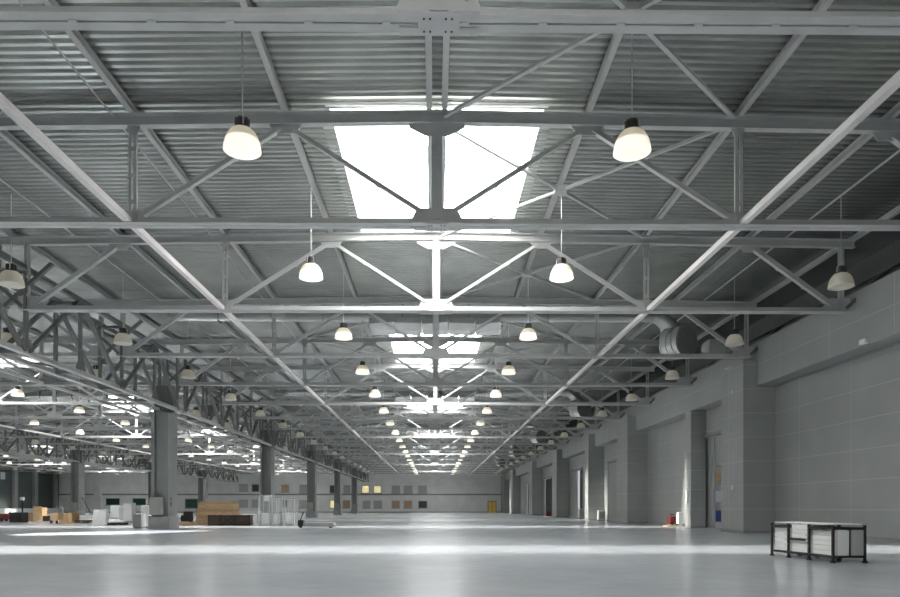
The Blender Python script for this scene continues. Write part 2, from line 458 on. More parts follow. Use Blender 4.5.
def make_truss(k=1.0, end='both'):
    r = empty('roof_truss')
    X = lambda v: v*k
    yb = 0
    # bottom chord
    mb = MB(); double_angle_up(mb, (X(-11.75),0,ZB), (X(11.75),0,ZB), .30, .15, .016, .03)
    x = -11.4
    while x < 11.5:
        mb.box(X(x)-.05, X(x)+.05, -.035, .035, ZB-.006, ZB+.01); x += .9
    fixn(mb.build('bottom_chord', M['steel'], r))
    # top chord, in two halves
    for s in (-1, 1):
        e = 12.0
        mb = MB(); mb.prism(tee_down(.26, .20, .016), (0,0,ZT), (s*X(e),0,ZT-SL*X(e)))
        mb.bar((0,0,ZT-.20), (s*X(e),0,ZT-.20-SL*X(e)), .15, .014)
        fixn(mb.build('top_chord', M['steel'], r))
    # posts
    for x in (0, -6, 6, -11.6, 11.6):
        mb = MB(); w = .15 if x == 0 else .10
        for dx in (-w/2, w/2):
            mb.box(X(x)+dx-.03, X(x)+dx+.03, -.05, -.038, ZB+.12, ztop(X(x))-.16)
            mb.box(X(x)+dx-.006, X(x)+dx+.006, -.05, .05, ZB+.12, ztop(X(x))-.16)
        if x == 0: mb.box(-.045, .045, -.047, .045, ZB+.12, ztop(0)-.16)
        z = ZB+.4
        while z < ztop(0)-.4: mb.box(X(x)-w/2-.03, X(x)+w/2+.03, -.058, -.05, z, z+.09); z += .52
        mb.build('post', M['steel'], r)
    # diagonals
    ds = [((0,ZB+.1),(3,0)), ((0,ZB+.1),(-3,0)), ((6,ZB+.1),(3,0)), ((-6,ZB+.1),(-3,0)), ((11.5,ZB+.12),(9,0)), ((-11.5,ZB+.12),(-9,0))]
    for (a, za), (b, _) in ds:
        zb = ztop(X(b))-.2
        p0 = Vector((X(a),0,za)); p1 = Vector((X(b),0,zb)); d = (p1-p0).normalized()
        o = .34 if a == 0 else .22
        mb = MB(); diag(mb, p0+d*o, p1-d*.12, .075 if a == 0 else (.095 if abs(a) < 7 else .13))
        mb.build('diagonal_brace', M['steel'], r)
    # gussets
    def gus(pts, m='steel', t=.014):
        fixn(MB().poly_y(pts, -t, t).build('gusset_plate', M[m], r))
    zt = ZT-.16
    gus([(-.55,zt),(.55,zt),(.55,zt-.13),(.22,zt-.30),(-.22,zt-.30),(-.55,zt-.13)])
    gus([(-.52,ZB+.1),(.52,ZB+.1),(.44,ZB+.28),(.30,ZB+.36),(-.30,ZB+.36),(-.44,ZB+.28)])
    for s in (-1, 1):
        for x in (3, 9):
            z = ztop(X(x))-.16
            gus([(X(s*x)-.36,z),(X(s*x)+.36,z),(X(s*x)+.2,z-.22),(X(s*x)-.2,z-.22)])
        gus([(X(s*6)-.30,ZB+.1),(X(s*6)+.24,ZB+.1),(X(s*6)+.16,ZB+.3),(X(s*6)-.22,ZB+.3)])
        gus([(X(s*11.6)-s*.62,ZB+.05),(X(s*11.6)+s*.28,ZB+.05),(X(s*11.6)+s*.28,ZB+.42),(X(s*11.6)-s*.3,ZB+.42)])
        z = ztop(X(6))-.16
        gus([(X(s*6)-.16,z),(X(s*6)+.16,z),(X(s*6)+.07,z-.2),(X(s*6)-.07,z-.2)])
    # splice plate with bolts beneath the ridge node
    mb = MB(); mb.box(-.24, .24, -.21, .17, ZB-.028, ZB-.012)
    for sx in (-1, 1):
        xa, xb = sorted((sx*.18, sx*.46))
        mb.box(xa, xb, -.22, -.05, ZB-.014, ZB-.001); mb.box(xa, xb, .05, .19, ZB-.014, ZB-.001)
    mb.build('splice_plate', M['steel'], r)
    bm_ = MB()
    for bx in (-.17,-.10,.08,.15):
        for by in (-.12,.09): bm_.tube((bx,by,ZB-.04), (bx,by,ZB-.026), .012, 6)
    bm_.build('bolt_heads', M['slot'], r)
    # raised corner brace towards the wall / girder line
    for s in (-1, 1):
        if k != 1.0 and s > 0: pass
        mb = MB(); mb.bar((s*X(11.75),0,ZB+.12), (s*(X(12)+1.1),0,7.9), .12, .10)
        mb.build('end_brace', M['girder'], r)
    return r
tr0 = make_truss(); tr0['_'] = 0; del tr0['_']
tr3 = None
GT = 'roof trusses of the %s aisle'
for name, cx, hw in AISLES:
    k = 0
    for i, y in enumerate(TY):
        if cx != 0 and y < 1.59*abs(cx+hw): continue
        if cx == 0:
            o = tr0 if i == 0 else copy_tree(tr0)
        elif hw == 12: o = copy_tree(tr0)
        else:
            if tr3 is None: tr3 = make_truss(1.25); o = tr3
            else: o = copy_tree(tr3)
        o.location = (cx, y, 0)
        if cx == 0: lab = 'grey steel roof truss spanning the main aisle, %s truss from the camera' % ORD[i]
        else: lab = 'grey steel roof truss spanning the %s aisle, %s of those in view' % (name, ORD[k])
        tag(o, lab, 'roof truss', GT % name); k += 1

# ---------------------------------------------------------------- purlins, ties, braces
def long_item(name, label, cat, group, x, y0, y1, build, mname):
    o = build(y0, y1).build(name, M[mname], None, loc=(x, 0, 0)); fixn(o)
    return tag(o, label, cat, group)
SIDEW = {-12:'over the column line', -9:'nine metres left of the ridge'}
def purlin_prof(z):   # C section
    w, h, t = .11, .155, .012
    return lambda y0, y1: MB().prism([(-w/2,z),(w/2,z),(w/2,z+t),(t/2,z+t),(t/2,z+h-t),(w/2,z+h-t),(w/2,z+h),(-w/2,z+h),(-w/2,z+h-t),(-t/2,z+h-t),(-t/2,z+t),(-w/2,z+t)], (0,y0,0), (0,y1,0))
for name, cx, hw in AISLES:
    k = hw/12
    for x in (-9, -6, -3, 3, 6, 9):
        side = 'left' if x < 0 else 'right'
        w = {3:'nearest the ridge', 6:'second from the ridge', 9:'third from the ridge'}[abs(x)]
        X = cx + x*k
        y0 = BACK+.5 if cx == 0 else 20
        long_item('purlin', 'long grey steel roof purlin %s of the %s aisle ridge, %s' % (side, name, w), 'purlin', 'roof purlins',
                  X, y0, END-.05, purlin_prof(ZT+.004-SL*abs(x*k)), 'purlin')
    for s in (-1, 1):
        long_item('ridge_purlin', 'grey ridge purlin under the %s aisle roof, %s of the close pair' % (name, 'left' if s < 0 else 'right'), 'purlin', 'ridge purlins',
                  cx+s*.15, BACK+.5 if cx == 0 else 20, END-.05, purlin_prof(ZT+.004), 'steel')
    for s in (-1, 1):
        y0 = BACK+.5 if cx == 0 else 24
        long_item('tie_beam', 'pale square steel tie beam along the bottom chords, %s one of the %s aisle' % ('left' if s < 0 else 'right', name), 'beam', 'longitudinal tie beams',
                  cx+s*6.08*k, y0, END-.05, lambda a, b: MB().bar((0,a,ZB+.076), (0,b,ZB+.076), .12, .12), 'steel_pale')
for x in (12.0, -12.0, -36.0):
    long_item('purlin', 'grey eaves purlin above the %s' % {12.0:'right wall piers',-12.0:'near row of columns',-36.0:'far row of columns'}[x], 'purlin', 'eaves purlins',
              x, BACK+.5 if x > -30 else 40, END-.05, purlin_prof(ZT+.004-SL*(15 if x < -30 else 12)), 'purlin')
for z, n in ((7.42,'lower'),(7.72,'upper')):
    o = MB().prism([(-.06,-.05),(.06,-.05),(.06,-.03),(-.04,-.03),(-.04,.05),(-.06,.05)], (0,BACK+.5,0), (0,END-.1,0)).build('wall_rail', M['girder'], None, loc=(12.75,0,z)); fixn(o)
    tag(o, 'dark steel rail above the right wall overhang, %s of two' % n, 'rail')
# lamp conduits
for x, lab in ((-10.2, 'thin grey cable conduit above the left outer lamp row'), (9.95, 'thin grey cable conduit above the right outer lamp row'), (-6.35, 'thin cable beside the left roof purlin')):
    z = ZT - .155
    o = MB().bar((0,BACK+1,z), (0,END-.1,z), .045 if abs(x) > 9 else .015, .03).build('cable_conduit', M['steel'], None, loc=(x,0,0))
    tag(o, lab, 'conduit')

# roof-plane X bracing
def make_xbrace(w):
    r = empty('roof_cross_brace')
    z = ZT-.05
    mb = MB().box(-.14,.14,-.14,.14,z-.12,z+.03); mb.build('hub_plate', M['steel'], r)
    for sx in (-1,1):
        for sy in (-1,1):
            MB().bar((sx*.12,sy*.12,z-.05), (sx*w,sy*2.85,z-.05), .075, .06).build('brace_bar', M['steel'], r)
    return r
xb = None; k = 0
for i in range(-1, NT-1):
    y = T1 + BAY*i + 3
    if y < 0: continue
    xs = [3] if i < 3 else [3, -3]
    for x in xs:
        if i > 12: continue
        o = make_xbrace(2.85) if xb is None else copy_tree(xb)
        xb = xb or o
        o.location = (x, y, -SL*3)
        bay = 'before the first truss' if i < 0 else 'between the %s and %s trusses' % (ORD[i], ORD[i+1])
        tag(o, 'grey X-shaped roof bracing %s of the main ridge %s' % ('right' if x > 0 else 'left', bay), 'brace', 'roof cross braces')
for j, y in enumerate((50.7, 56.7, 68.7, 74.7, 86.7)):
    o = copy_tree(xb); o.location = (-21, y, -SL*3)
    tag(o, 'grey X-shaped roof bracing over the middle aisle, %s from the camera' % ORD[j], 'brace', 'roof cross braces')

# ---------------------------------------------------------------- columns and girders
def make_column():
    r = empty('steel_column')
    H = 5.22
    m = MB()
    m.box(-.38,-.24,-.55,.55,.55,H)                    # outer branch
    m.box(.30,.38,-.55,.55,.55,H)                      # inner branch flange
    m.box(.16,.30,-.52,-.47,.55,H); m.box(.16,.30,.47,.52,.55,H)
    m.box(-.24,.30,-.32,-.27,.55,H)                    # web
    m.box(-.24,.30,.37,.42,.55,H)
    m.build('shaft', M['column'], r)
    MB().bevbox(-.48,.46,-.66,.60,0,.58,.03).build('plinth', M['concrete'], r)
    c = MB().bevbox(-.36,.20,-.86,-.56,.62,1.42,.02).build('cabinet', M['beige'], r)
    MB().box(-.33,.17,-.875,-.86,.66,1.38).build('cabinet_door', M['beige'], c)
    MB().box(.385,.44,-.3,.1,1.0,1.2).box(.385,.44,-.3,.1,1.28,1.42).build('junction_box', M['frame'], r)
    MB().box(-.55,.55,-.31,.31,H,H+.06).build('cap_plate', M['column'], r)
    MB().box(-.16,.16,-.29,.29,H+.06,6.5).box(-.45,.45,-.12,.12,H+.06,6.5).build('head', M['girder'], r)
    return r
GX = -12.05
cy = [31.7, 49.7, 67.7, 85.7, 103.7]
c0 = None
for i, y in enumerate(cy):
    o = make_column() if c0 is None else copy_tree(c0)
    c0 = c0 or o; o.location = (GX-.36 if i == 0 else GX, y, 0)
    tag(o, 'tall grey steel column on a concrete plinth, %s from the camera in the near row' % ORD[i], 'column', 'near row of columns')
for i, y in enumerate((67.7, 85.7, 103.7)):
    o = copy_tree(c0); o.location = (-34.9, y, 0)
    tag(o, 'grey steel column between the middle and far left aisles, %s from the camera' % ORD[i], 'column', 'far row of columns')

def make_girder():
    r = empty('girder_truss')
    L = 17.36; zb, zt_ = 5.30, 7.75; h = .40
    for s in (-1, 1):
        mb = MB(); x = s*h
        mb.prism([(-.09,0),(.09,0),(.09,.02),(.01,.02),(.01,.16),(-.01,.16),(-.01,.02),(-.09,.02)], (x,.05,zb), (x,L-.05,zb))
        fixn(mb.build('bottom_chord', M['steel'], r))
        MB().bar((x,.05,zt_), (x,L-.05,zt_), .14, .14).build('top_chord', M['girder'], r)
        for i in range(0, 7):
            y = .15 if i == 0 else (L-.15 if i == 6 else i*3-.32)
            MB().box(x-.04,x+.04,y-.07,y+.07,zb+.16,zt_-.07).build('post', M['girder'], r)
        for i in range(6):
            y0 = i*3 - (.32 if i else 0); up = i % 2 == 0
            a = (x, y0+.1, (zb+.1) if up else (zt_-.05)); b = (x, y0+(2.6 if i in (0,5) else 2.9), (zt_-.05) if up else (zb+.1))
            MB().bar(a, b, .07, .15, (1,0,0)).build('diagonal_brace', M['girder'], r)
    for i in range(1, 6):
        for z in (zb+.1, zt_-.1):
            MB().box(-h,h,i*3-.37,i*3-.27,z-.05,z+.05).build('cross_strut', M['girder'], r)
        if i % 1 == 0:
            MB().bar((-h,i*3-1.8,zb+.12),(h,i*3-.32,zb+.12),.05,.05).build('cross_strut', M['girder'], r)
    for i in range(1, 6):
        fixn(MB().add([(h+.02,i*3-.67,zb+.16),(h+.02,i*3+.03,zb+.16),(h+.02,i*3-.12,zb+.46),(h+.02,i*3-.52,zb+.46),(h+.04,i*3-.67,zb+.16),(h+.04,i*3+.03,zb+.16),(h+.04,i*3-.12,zb+.46),(h+.04,i*3-.52,zb+.46)],
            [(0,1,2,3),(7,6,5,4),(0,4,5,1),(1,5,6,2),(2,6,7,3),(3,7,4,0)]).build('gusset_plate', M['girder'], r))
    return r
g0 = None
for i in range(6):
    o = make_girder() if g0 is None else copy_tree(g0)
    g0 = g0 or o; o.location = (GX, 14.02+18*i, 0)
    tag(o, 'dark grey lattice girder along the near column row, %s span from the camera' % ORD[i], 'girder', 'girders on the near column row')
for i in range(4):
    o = copy_tree(g0); o.location = (-34.9, 50.02+18*i, 0)
    tag(o, 'dark grey lattice girder along the far column row, %s span from the camera' % ORD[i], 'girder', 'girders on the far column row')

# ---------------------------------------------------------------- high-bay lamps
def make_lamp(glows):
    r = empty('high_bay_lamp')
    o = MB().lathe([(.115,.17),(.16,.155),(.205,.11),(.24,.05),(.262,-.01)], 28).build('shade', M['shade'], r, smooth=True)
    o = MB().lathe([(.262,-.01),(.278,-.07),(.288,-.14),(.292,-.16),(.286,-.165),(.25,-.155),(.15,-.135),(.0,-.13)], 28).build('glass_skirt', M['skirt' if glows else 'skirt_dim'], r, smooth=True)
    hs = MB().lathe([(.0,.36),(.05,.358),(.085,.335),(.10,.30),(.104,.22),(.112,.215),(.118,.17),(.0,.168)], 20)
    for i in range(10):
        t = 2*PI*i/10; hs.bar((.10*math.cos(t),.10*math.sin(t),.18),(.10*math.cos(t),.10*math.sin(t),.33),.012,.03,(math.cos(t),math.sin(t),0))
    fixn(hs.build('housing', M['housing'], r, smooth=False))
    MB().tube((0,0,.35),(0,0,.41),.018,8).tube((-.125,0,.2),(-.11,0,.34),.012,6).build('hanger_hook', M['rod'], r)
    MB().tube((0,0,.40),(0,0,2.035),.011,6).build('rod', M['rod'], r)
    return r
lproto = {}
LY = [T1+3.1+6*i for i in range(19)]
ROWS = [(-3.05,'left inner row of the main aisle'),(3.05,'right inner row of the main aisle'),(-10.3,'left outer row of the main aisle'),(9.9,'right outer row of the main aisle'),
        (-14.1,'right outer row of the middle aisle'),(-20.95,'right inner row of the middle aisle'),(-27.05,'left inner row of the middle aisle'),(-33.9,'left outer row of the middle aisle'),
        (-41,'right outer row of the far left aisle'),(-47.5,'right inner row of the far left aisle'),(-54.5,'left inner row of the far left aisle'),(-61,'left outer row of the far left aisle')]
for x, rn in ROWS:
    cx = 0 if x > -12 else (-24 if x > -36 else -51)
    k = 0
    for y in LY:
        if y < 1.52*abs(x): continue
        glows = abs(abs(x-cx)-3) < 1  # inner rows get the paler, glowing skirt
        if glows in lproto: o = copy_tree(lproto[glows])
        else: o = lproto[glows] = make_lamp(glows)
        o.location = (x, y, ZD - SL*abs(x-cx) - (2.22 if glows else 2.30)); o.rotation_euler = (0,0,random.uniform(0,6))
        tag(o, 'bell-shaped high-bay pendant lamp, %s, %s from the camera' % (rn, ORD[k]), 'lamp', 'high-bay lamps, ' + rn); k += 1

# ---------------------------------------------------------------- ventilation ducts
def make_duct():
    r = empty('ventilation_duct')
    z = 8.45
    mb = MB().tube((-10.5,0,z),(8.6,0,z),.17,20); mb.build('main_pipe', M['galv'], r, smooth=False)
    bd = MB()
    for i in range(5): bd.tube((-2.6+i*1.04,0,8.10+.05*(i%2)),(-2.6+i*1.04+.98,0,8.17-.05*(i%2)),.36,8,.40)
    bd.build('plenum', M['galv'], r)
    sm = MB()
    x = -10.4
    while x < 8.6: sm.tube((x,0,z),(x+.05,0,z),.19,20); x += 1.5
    sm.build('flange_rings', M['galv'], r)
    # elbow curving down into the drum
    el = MB(); pts = []
    for i in range(7):
        t = i/6*PI/2; pts.append(Vector((8.6+.75*math.sin(t), 0, z-.75*(1-math.cos(t)))))
    for a, b in zip(pts, pts[1:]): el.tube(a, b + (b-a)*.1, .20+.05*len(el.v)/48, 24)
    el.build('elbow', M['galv'], r)
    c = (9.6, -.9, 7.32)
    d = MB()
    ax = Vector((-.50, .86, .05)); cc = Vector(c)
    for i in range(3):
        p = cc + ax*(i*.27); d.tube(p, p+ax*.24, .62, 32); d.tube(p+ax*.22, p+ax*.28, .645, 32)
    d.build('fan_drum', M['galv'], r)
    MB().tube(cc-ax*.015, cc+ax*.02, .55, 32).build('drum_mouth', M['girder'], r)
    MB().bevbox(10.35, 11.0, -1.2, -.4, 6.75, 7.35, .02).build('damper_box', M['galv'], r)
    for x in (-8.5,-4.4,-1.3,1.3,4.4,8):
        MB().tube((x,-.2,z-.21),(x,-.2,ZD-.02),.012,6).tube((x,.2,z-.21),(x,.2,ZD-.02),.012,6).box(x-.02,x+.02,-.21,.21,z-.22,z-.195).build('hanger_strap', M['dark'], r)
    return r
d0 = None
for cx, name in ((0,'main'), (-24,'middle'), (-51,'far left')):
    k = 0
    for y in (27.2, 45.2, 63.2, 81.2, 99.2):
        if y < 1.5*abs(cx): continue
        o = make_duct() if d0 is None else copy_tree(d0)
        d0 = d0 or o; o.location = (cx, y, 0)
        tag(o, 'round galvanised ventilation duct with drum crossing the %s aisle, %s from the camera' % (name, ORD[k]), 'duct', 'ventilation ducts'); k += 1

# ---------------------------------------------------------------- fittings on the right wall
o = MB().bar((-.38,-.25,-.12), (0,0,.06), .07, .06).build('strip_light', M['white'], None, loc=(11.5, 26.6, 6.38))
tag(o, 'short white strip light high on the nearest pier', 'strip light')
for z, n in ((5.42,'upper'),(1.72,'lower')):
    tag(MB().bevbox(-.05,0,-.06,.06,-.08,.08,.01).build('wall_sensor', M['white2'], None, loc=(11.5, 26.6, z)), 'small white sensor on the nearest pier, the %s one' % n, 'sensor', 'pier sensors')
tag(MB().bevbox(-.12,0,-.14,.14,-.06,.08,.02).build('wall_sensor', M['white2'], None, loc=(12.02, 19.2, 5.6)), 'small white sensor under the edge of the right wall overhang', 'sensor')

# ---------------------------------------------------------------- things on the floor
# black rack of white boards
N = Vector((*floor_pt(833,563),0)); Lp = Vector((*floor_pt(772,555.5),0)); Rp = Vector((*floor_pt(864.5,562),0))
u = Lp-N; LEN = u.length; ang = math.atan2(u.y, u.x)
WID = .59; HT = .60
rack = empty('storage_rack', N, ang)   # local x along the rack, local -y towards the hall's right side
tag(rack, 'low black steel rack holding white boards, standing alone by the right wall', 'rack')
sgn = -1
bays = [0, LEN*.36, LEN*.70, LEN]
t = .038
for j, bx in enumerate(bays):
    for yy in (0, sgn*WID):
        p = MB().box(bx-t/2, bx+t/2, yy-t/2, yy+t/2, 0.0, HT+.06).box(bx-.032,bx+.032,yy-.032,yy+.032,0,.03)
        q = p.build('post', M['dark'], rack)
        if 0 < j < 3:
            hk = MB()
            for z in (.26,.36,.46): hk.tube((bx,yy+.03,z),(bx,yy+.065,z),.018,8)
            if yy == 0: hk.build('stop_peg', M['white2'], q)
for j in range(3):
    a, b = bays[j]+t/2, bays[j+1]-t/2
    for yy in (0, sgn*WID):
        top = HT if j != 1 else .37
        MB().box(a,b,yy-.018,yy+.018,.085,.125).build('rail', M['dark'], rack)
        MB().box(a,b,yy-.018,yy+.018,top-.02,top+.02).build('rail', M['dark'], rack)
for bx in bays:
    for z in (.105, HT):
        MB().box(bx-.018,bx+.018,sgn*WID+t/2,-t/2,z-.02,z+.02).build('rail', M['dark'], rack)
MB().box(-.022,.022,sgn*WID*.5-.02,sgn*WID*.5+.02,.125,HT-.02).build('rail', M['dark'], rack)
BN = ['nearest', 'middle', 'farthest']
mtx = Matrix.Translation(N) @ Matrix.Rotation(ang, 4, 'Z')
for j in range(3):
    a, b = bays[j]+t/2+.012, bays[j+1]-t/2-.012
    nb = 5; z = .127; top = HT-.035
    hh = (top - z)/nb
    for k in range(nb + (1 if j == 1 else 0)):
        off = random.uniform(-.006,.006)
        y1 = -.045+off if True else 0
        mb = MB().bevbox(a, b, sgn*WID+.045, y1, 0, hh-.006, .006)
        o = mb.build('white_board', M['white'], None); o.location = mtx @ Vector((0,0,z+k*hh)); o.rotation_euler = (0,0,ang)
        which = ['lowest','second from bottom','third from bottom','fourth from bottom','fifth from bottom','topmost'][k]
        if k == 4 and j != 1: which = 'topmost'
        tag(o, 'white board in the %s bay of the black rack, %s' % (BN[j], which), 'board', 'white boards in the black rack')
mb = MB().bevbox(.03, LEN-.03, sgn*WID+.03, -.03, 0, .02, .004)
o = mb.build('cover_sheet', M['white']); o.location = mtx @ Vector((0,0,HT+.065)); o.rotation_euler = (0,0,ang)
tag(o, 'long white sheet lying over the top of the black rack', 'sheet')
for j, (ya, yb, m) in enumerate(((-.05, -.27,'white2'),(-.32,-.54,'grey'))):
    o = MB().box(-.012,0,yb,ya,0,.44).build('end_panel', M[m]); o.location = mtx @ Vector((-.026,0,.13)); o.rotation_euler = (0,0,ang)
    tag(o, '%s panel standing in the near end of the black rack' % ('white' if m == 'white2' else 'grey framed'), 'panel')

def boxthing(name, label, cat, px0, px1, pyb, h_px, depth, m, group=None, bev=.02, z0=0.0):
    """a crate or box: base line at photo row pyb, given height in rows there"""
    x0, y = floor_pt(px0, pyb); x1, _ = floor_pt(px1, pyb)
    d = y; h = h_px/F*d
    r = empty(name, ((x0+x1)/2, y+depth/2, z0))
    w = (x1-x0)/2
    return r, w, depth/2, h

def simple(name, label, cat, px0, px1, pyb, h_px, depth, m, group=None):
    r, w, dd, h = boxthing(name, label, cat, px0, px1, pyb, h_px, depth, m)
    bpy.data.objects.remove(r)
    x0, y = floor_pt(px0, pyb); x1, _ = floor_pt(px1, pyb)
    mb = MB().bevbox(-w, w, -dd, dd, 0, h, .02)
    o = mb.build(name, M[m], None, loc=((x0+x1)/2, y+dd, 0))
    return tag(o, label, cat, group), w, dd, h

# timber bundles
def timber():
    x0, y = floor_pt(192, 524.3); x1, _ = floor_pt(230.5, 524.3)
    n = 6; H = 1.20; hh = H/n
    for k in range(n):
        a, b = (x0, x1)
        if k < 2: a, b = x0, x1-.1
        if k >= 4: a, b = x0+.15, x1-.05
        w = (b-a)/2
        o = MB().bevbox(-w, w, -.6, .6, 0, hh-.015, .012).build('flat_carton', M['card' if k % 2 else 'wood'], None, loc=((a+b)/2, y+1.2, .11+k*hh))
        which = ['lowest','second from the floor','third from the floor','fourth from the floor','fifth from the floor','topmost'][k]
        tag(o, 'long tan carton in the stack right of the big column, %s' % which, 'carton', 'tan cartons right of the column')
    r = empty('wooden_pallet', ((x0+x1)/2, y+1.2, 0))
    for s in (-1,0,1): MB().box(-1.0,1.0,s*.5-.05,s*.5+.05,0,.09).build('runner', M['wood'], r)
    MB().box(-1.0,1.0,-.58,.58,.09,.108).build('deck_board', M['wood'], r)
    tag(r, 'pale wooden pallet under the tall stack of tan cartons', 'pallet')
timber()
# brown crates with X battens
def crate(px0, px1, pyb, hpx, cross, lab):
    r, w, dd, h = boxthing('brown_crate', '', '', px0, px1, pyb, hpx, .8, 'brown')
    MB().box(-w+.03,w-.03,-dd+.03,dd,.03,h-.02).build('panel', M['brown'], r)
    for s in (-1,1): MB().box(s*w-.03,s*w+.03,-dd-.02,-dd+.04,0,h).build('batten', M['dark'], r)
    for z in (.04,h-.04): MB().box(-w,w,-dd-.015,-dd+.03,z-.03,z+.03).build('batten', M['dark'], r)
    if cross:
        MB().bar((-w,-dd-.01,.05),(w,-dd-.01,h-.05),.03,.05).build('cross_batten', M['dark'], r)
        MB().bar((-w,-dd-.03,h-.05),(w,-dd-.03,.05),.03,.05).build('cross_batten', M['dark'], r)
    tag(r, lab, 'crate', 'brown crates')
crate(208.5, 219.6, 525.5, 10.5, False, 'low dark brown crate at the left end in front of the tan cartons')
crate(221, 234, 525.5, 10.5, True, 'low dark brown crate with an X of battens, middle of three')
crate(235.6, 249.5, 525.5, 10.5, False, 'low dark brown crate at the right end beside the white table')
# black machine on timber
r, w, dd, h = boxthing('air_compressor', '', '', 176.5, 193, 525, 14, .8, 'black')
tag(r, 'black machine with round tank on pale timbers between column and cartons', 'machine')
MB().box(-w,w,-dd,dd,0,.16).build('timber_base', M['wood'], r)
fixn(MB().tube((-w*.7,0,.36),(w*.6,0,.36),.18,16).build('tank', M['black'], r))
MB().bevbox(-.15,.25,-.2,.2,.5,.74,.03).build('motor', M['black'], r)
MB().tube((w*.5,-.2,.3),(w*.5,-.14,.3),.15,16).build('wheel', M['black'], r)
# white work table
r, w, dd, h = boxthing('work_table', '', '', 237, 258, 523, 12, .8, 'white')
tag(r, 'white topped table right of the tan cartons', 'table')
MB().bevbox(-w,w,-dd,dd,h-.20,h,.01).build('tabletop', M['white'], r)
for sx in (-1,1):
    for sy in (-1,1): MB().box(sx*(w-.06)-.03,sx*(w-.06)+.03,sy*(dd-.06)-.03,sy*(dd-.06)+.03,0,h-.2).build('leg', M['white2'], r)
# film wrapped racks of panes
def wrapped(px0, px1, pyb, hpx, n, lab):
    r, w, dd, h = boxthing('wrapped_pane_rack', '', '', px0, px1, pyb, hpx, .9, 'film')
    MB().box(-w,w,-dd,dd,0,.10).build('base', M['grey'], r)
    for sx in (-1,1):
        for sy in (-1,1): MB().box(sx*(w-.04)-.03,sx*(w-.04)+.03,sy*(dd-.04)-.03,sy*(dd-.04)+.03,.1,h).build('upright', M['steel'], r)
    MB().box(-w,w,-dd,-dd+.05,h-.05,h).box(-w,w,dd-.05,dd,h-.05,h).build('top_rail', M['steel'], r)
    MB().box(-w-.02,w+.02,-dd-.02,dd+.02,.1,h*.93).build('film_wrap', M['film'], r)
    MB().box(-w*.6,w*.6,-dd*.7,dd*.7,.12,h*.42).build('white_block', M['white2'], r)
    if n: MB().box(-w*.2,w*.8,-dd*.6,dd*.6,h*.8,h*.98).build('white_block', M['white2'], r)
    tag(r, lab, 'rack')
wrapped(258.5, 270, 526, 31, 1, 'tall film-wrapped rack directly in front of the second column, left of the pair')
wrapped(271, 278.5, 526, 29, 0, 'narrow film-wrapped rack in front of the second column, right of the pair')
wrapped(283.5, 294, 526, 28, 0, 'open film-wrapped rack standing left of the pallet truck')
# pallet truck carrying a long grey slab
x0, y = floor_pt(300, 528); x1, _ = floor_pt(334, 528)
r = empty('pallet_truck', (x0, y+.3, 0)); tag(r, 'pallet truck with dark upright handle at the left of a long grey slab', 'pallet truck')
L = x1-x0
for s in (-1,1):
    MB().box(.1,L,s*.2-.07,s*.2+.07,.06,.11).build('fork', M['grey'], r)
    MB().tube((L-.2,s*.2-.03,.05),(L-.2,s*.2+.03,.05),.05,12).build('load_wheel', M['black'], r)
MB().bevbox(-.12,.12,-.24,.24,.06,.38,.03).build('pump_housing', M['dark'], r)
MB().tube((-.02,-.05,.08),(-.02,.05,.08),.085,14).build('steer_wheel', M['black'], r)
MB().tube((-.05,0,.34),(.10,0,.72),.025,8).build('tiller', M['dark'], r)
MB().tube((.10,-.10,.72),(.10,.10,.72),.025,8).tube((.10,-.10,.72),(.07,0,.60),.018,8).tube((.10,.10,.72),(.07,0,.60),.018,8).build('handle', M['dark'], r)
o = MB().bevbox(0,L-.18,-.35,.35,0,.13,.02).build('grey_slab', M['grey'], None, loc=(x0+.16, y+.3, .112)); tag(o, 'long flat grey slab lying on the forks of the pallet truck', 'slab')

# left clutter
simple('black_crate', 'black crate at the far left edge beside the red machine', 'crate', 9, 21, 522.5, 10, .8, 'black')
r, w, dd, h = boxthing('floor_saw', '', '', -2, 8.5, 521.5, 9.5, .7, 'red')
tag(r, 'red machine cut by the left edge of the photo', 'machine')
MB().bevbox(-w,w*.8,-dd,dd,.14,h*.8,.05).build('body', M['red'], r); MB().tube((-.1,-dd-.03,.13),(-.1,-dd+.03,.13),.13,14).tube((w*.6,-dd-.03,.1),(w*.6,-dd+.03,.1),.1,14).build('wheel', M['black'], r)
MB().bar((w*.2,0,h*.75),(w,0,h*1.15),.04,.04).build('handle', M['dark'], r)
xx, yy = floor_pt(10.5, 520)
r = empty('post_stand', (xx, yy+1.5, 0)); tag(r, 'thin black stand with a white head behind the black crate', 'stand')
MB().tube((0,0,.04),(0,0,1.5),.06,10).build('pole', M['black'], r); MB().lathe([(.3,0),(.3,.03),(.05,.06)],14,close=True).build('base', M['black'], r); MB().bevbox(-.14,.14,-.1,.1,1.5,1.75,.03).build('head', M['white2'], r)
def carton(px0, px1, pyb, hpx, dep, m, lab, lid=True):
    r, w, dd, h = boxthing('cardboard_box', '', '', px0, px1, pyb, hpx, dep, m)
    MB().bevbox(-w,w,-dd,dd,0,h,.01).build('box_body', M[m], r)
    if lid:
        MB().box(-w,w,-.02,.02,h,h+.006).build('tape', M['white2'], r)
        fixn(MB().add([(-w,-dd,h),(w,-dd,h),(w,-dd-.12,h+.08),(-w,-dd-.12,h+.08),(-w,-dd,h+.01),(w,-dd,h+.01),(w,-dd-.12,h+.09),(-w,-dd-.12,h+.09)],[(0,1,2,3),(7,6,5,4),(0,4,5,1),(1,5,6,2),(2,6,7,3),(3,7,4,0)]).build('flap', M[m], r))
    tag(r, lab, 'box', 'cardboard boxes on the left')
carton(23.5, 33, 521, 7, .7, 'card', 'low tan cardboard box just right of the black crate')
